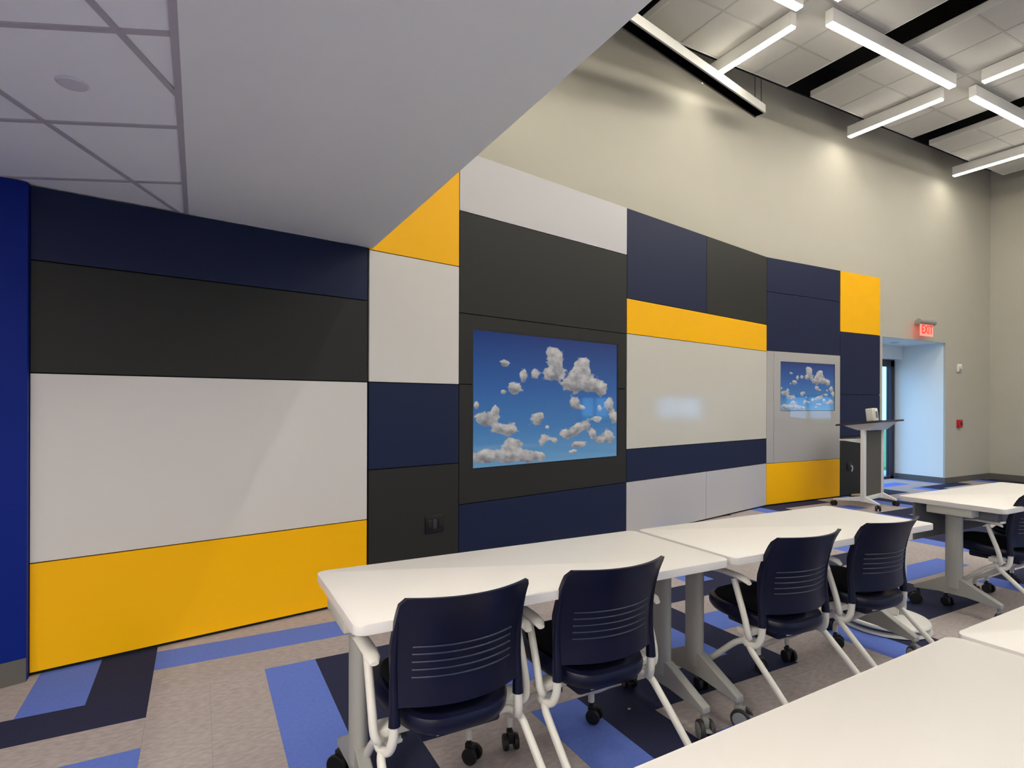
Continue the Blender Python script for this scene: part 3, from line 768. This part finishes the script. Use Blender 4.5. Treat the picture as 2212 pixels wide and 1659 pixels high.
CHAIRS = [(.715, 1.795, 0.5, 'navy chair nearest the camera, at the first table'), (1.292, 1.80, 0.0, 'second navy chair from the left, at the first table'),
          (2.325, 1.782, -1.5, 'third navy chair from the left, at the second table'), (2.965, 1.780, -2.0, 'fourth navy chair from the left, beside the round pedestal'),
          (4.705, 1.83, 0.0, 'navy chair cut by right frame edge, behind grey table leg'), (5.28, 1.83, 0.0, 'navy chair past the right frame edge, only a caster shows')]
for k, (x, y, a, lb) in enumerate(CHAIRS):
    o = ch0 if k == 0 else copy_tree(ch0)
    o.location = (x, y, 0); o.rotation_euler = (0, 0, R(a)); tag(o, lb, 'chair', 'navy chairs along the tables')

# ------------------------------------------------------------------ round white pedestal under the second table's far end
t = empty('pedestal', (3.76, 2.045, 0), R(20)); tag(t, 'white pedestal with round double-disc base behind the fourth chair', 'pedestal')
bm = nb(); lathe(bm, [(.235, .0), (.245, .006), (.24, .018), (.20, .02)], 40); link('base_disc', bm, M_LECT, t, True)
bm = nb(); lathe(bm, [(.20, .018), (.20, .036)], 30); link('spacer', bm, M_BLK, t, True)
bm = nb(); lathe(bm, [(.20, .036), (.235, .038), (.238, .046), (.232, .056), (.05, .062)], 40); link('top_disc', bm, M_LECT, t, True)
bm = nb()
a = [(-.085, -.045), (.085, -.045), (.085, .045), (-.085, .045)]; vb = [bm.verts.new((x + .11, y - .02, .058)) for x, y in a]; vt = [bm.verts.new((x * .62 + .095, y * .8 - .02, .56)) for x, y in a]
bm.faces.new(vb[::-1]); bm.faces.new(vt)
for k in range(4): bm.faces.new((vb[k], vb[(k + 1) % 4], vt[(k + 1) % 4], vt[k]))
bmesh.ops.bevel(bm, geom=list(bm.edges), offset=.006, segments=2, affect='EDGES'); link('column', bm, M_LECT, t, True)
bm = nb(); box(bm, .075, .135, -.095, -.066, .06, .50, bev=.006); link('front_rib', bm, M_LECT, t, True)

# ------------------------------------------------------------------ lectern
LA = R(10); t = empty('lectern', (7.945, 4.49, 0), LA); tag(t, 'white mobile lectern with dark tilted top near the exit', 'lectern')
# local x runs along the columns, local -y points to the audience
for s in (-1, 1):
    bm = nb(); box(bm, s * .30 - .035, s * .30 + .035, -.025, .025, .10, 1.04, bev=.006); link('column', bm, M_LECT, t, True)
    bm = nb(); prof = [(-.19, .075), (-.19, .095), (-.02, .17), (.02, .17), (.37, .095), (.37, .075), (.03, .105), (-.03, .105)]
    extrude_poly(bm, [(s * .30 - .02, y, z) for y, z in prof], (.04, 0, 0)); bmesh.ops.bevel(bm, geom=list(bm.edges), offset=.004, segments=1, affect='EDGES'); link('foot', bm, M_LECT, t, True)
    caster_parts(t, (s * .30, -.17, .077), .035, M_TYRE, M_TYRE, R(60 * s), False, .012)
    caster_parts(t, (s * .30, .35, .077), .035, M_TYRE, M_TYRE, R(160), False, .012)
bm = nb(); box(bm, -.265, .265, -.018, .018, .105, .165, bev=.004); link('cross_beam', bm, M_LECT, t, True)
bm = nb(); box(bm, -.265, .265, -.012, .004, .165, 1.02); link('modesty_panel', bm, M_LPANEL, t)
bm = nb(); box(bm, -.30, .30, .025, .30, .885, .905, bev=.003)
link('shelf', bm, M_LECT, t, True)
for s in (-1, 1):
    bm = nb(); extrude_poly(bm, [(s * .30 - .006, .02, .865), (s * .30 - .006, .30, .895), (s * .30 - .006, .30, .908), (s * .30 - .006, .02, .925)], (.012, 0, 0)); link('shelf_bracket', bm, M_LECT, t)
tilt = -math.atan2(.07, .56)
Mt = Matrix.Translation((0, .03, 1.118)) @ Matrix.Rotation(tilt, 4, 'X')
bm = nb(); prism(bm, rounded_rect(-.41, .41, -.28, .28, .03), 0, .022)
for v in bm.verts: v.co = Mt @ v.co
link('top', bm, M_WALNUT, t)
bm = nb()
q0 = [bm.verts.new(Mt @ Vector(p)) for p in ((-.34, -.22, -.002), (.34, -.22, -.002), (.34, .20, -.002), (-.34, .20, -.002))]
q1 = [bm.verts.new(p) for p in ((-.31, -.07, 1.035), (.31, -.07, 1.035), (.31, .07, 1.035), (-.31, .07, 1.035))]
bm.faces.new(q0); bm.faces.new(q1[::-1])
for k in range(4): bm.faces.new((q0[k], q1[k], q1[(k + 1) % 4], q0[(k + 1) % 4]))
link('top_tray', bm, M_LECT, t)
# white box on the lectern
Mb = Matrix.Translation((7.97, 4.49, 0)) @ Matrix.Rotation(LA, 4, 'Z') @ Mt
b0 = Mb @ Vector((.02, -.02, .0265))
t = empty('desk_unit', b0, LA - R(8)); t.rotation_euler = (tilt, 0, LA - R(8)); tag(t, 'white plastic unit with side handle standing on the lectern', 'desk unit')
bm = nb(); box(bm, -.07, .06, -.05, .05, .001, .175, bev=.012, seg=3); link('body', bm, M_WPL, t, True)
box_obj('label_plate', (-.012, .035, -.0525, -.049, .04, .13), mat('unit_print', (120, 112, 104), .6), t)
for k in range(2): box_obj('groove', (-.055 + k * .018, -.047 + k * .018, -.0515, -.049, .02, .155), mat('groove_grey', (176, 172, 164), .6), t)
bm = nb(); tube(bm, [(.055, -.02, .04), (.088, -.02, .045), (.092, -.02, .09), (.088, -.02, .135), (.055, -.02, .14)], .009, 8, 4); link('handle', bm, M_WPL, t, True)

# grit on the carpet
bm = nb(); box(bm, -.006, .006, -.004, .004, 0, .004); o = link('paper_scrap', bm, M_DUST, loc=(1.70, 2.02, 0)); tag(o, 'tiny pale scrap on the navy carpet under the chairs', 'scrap')
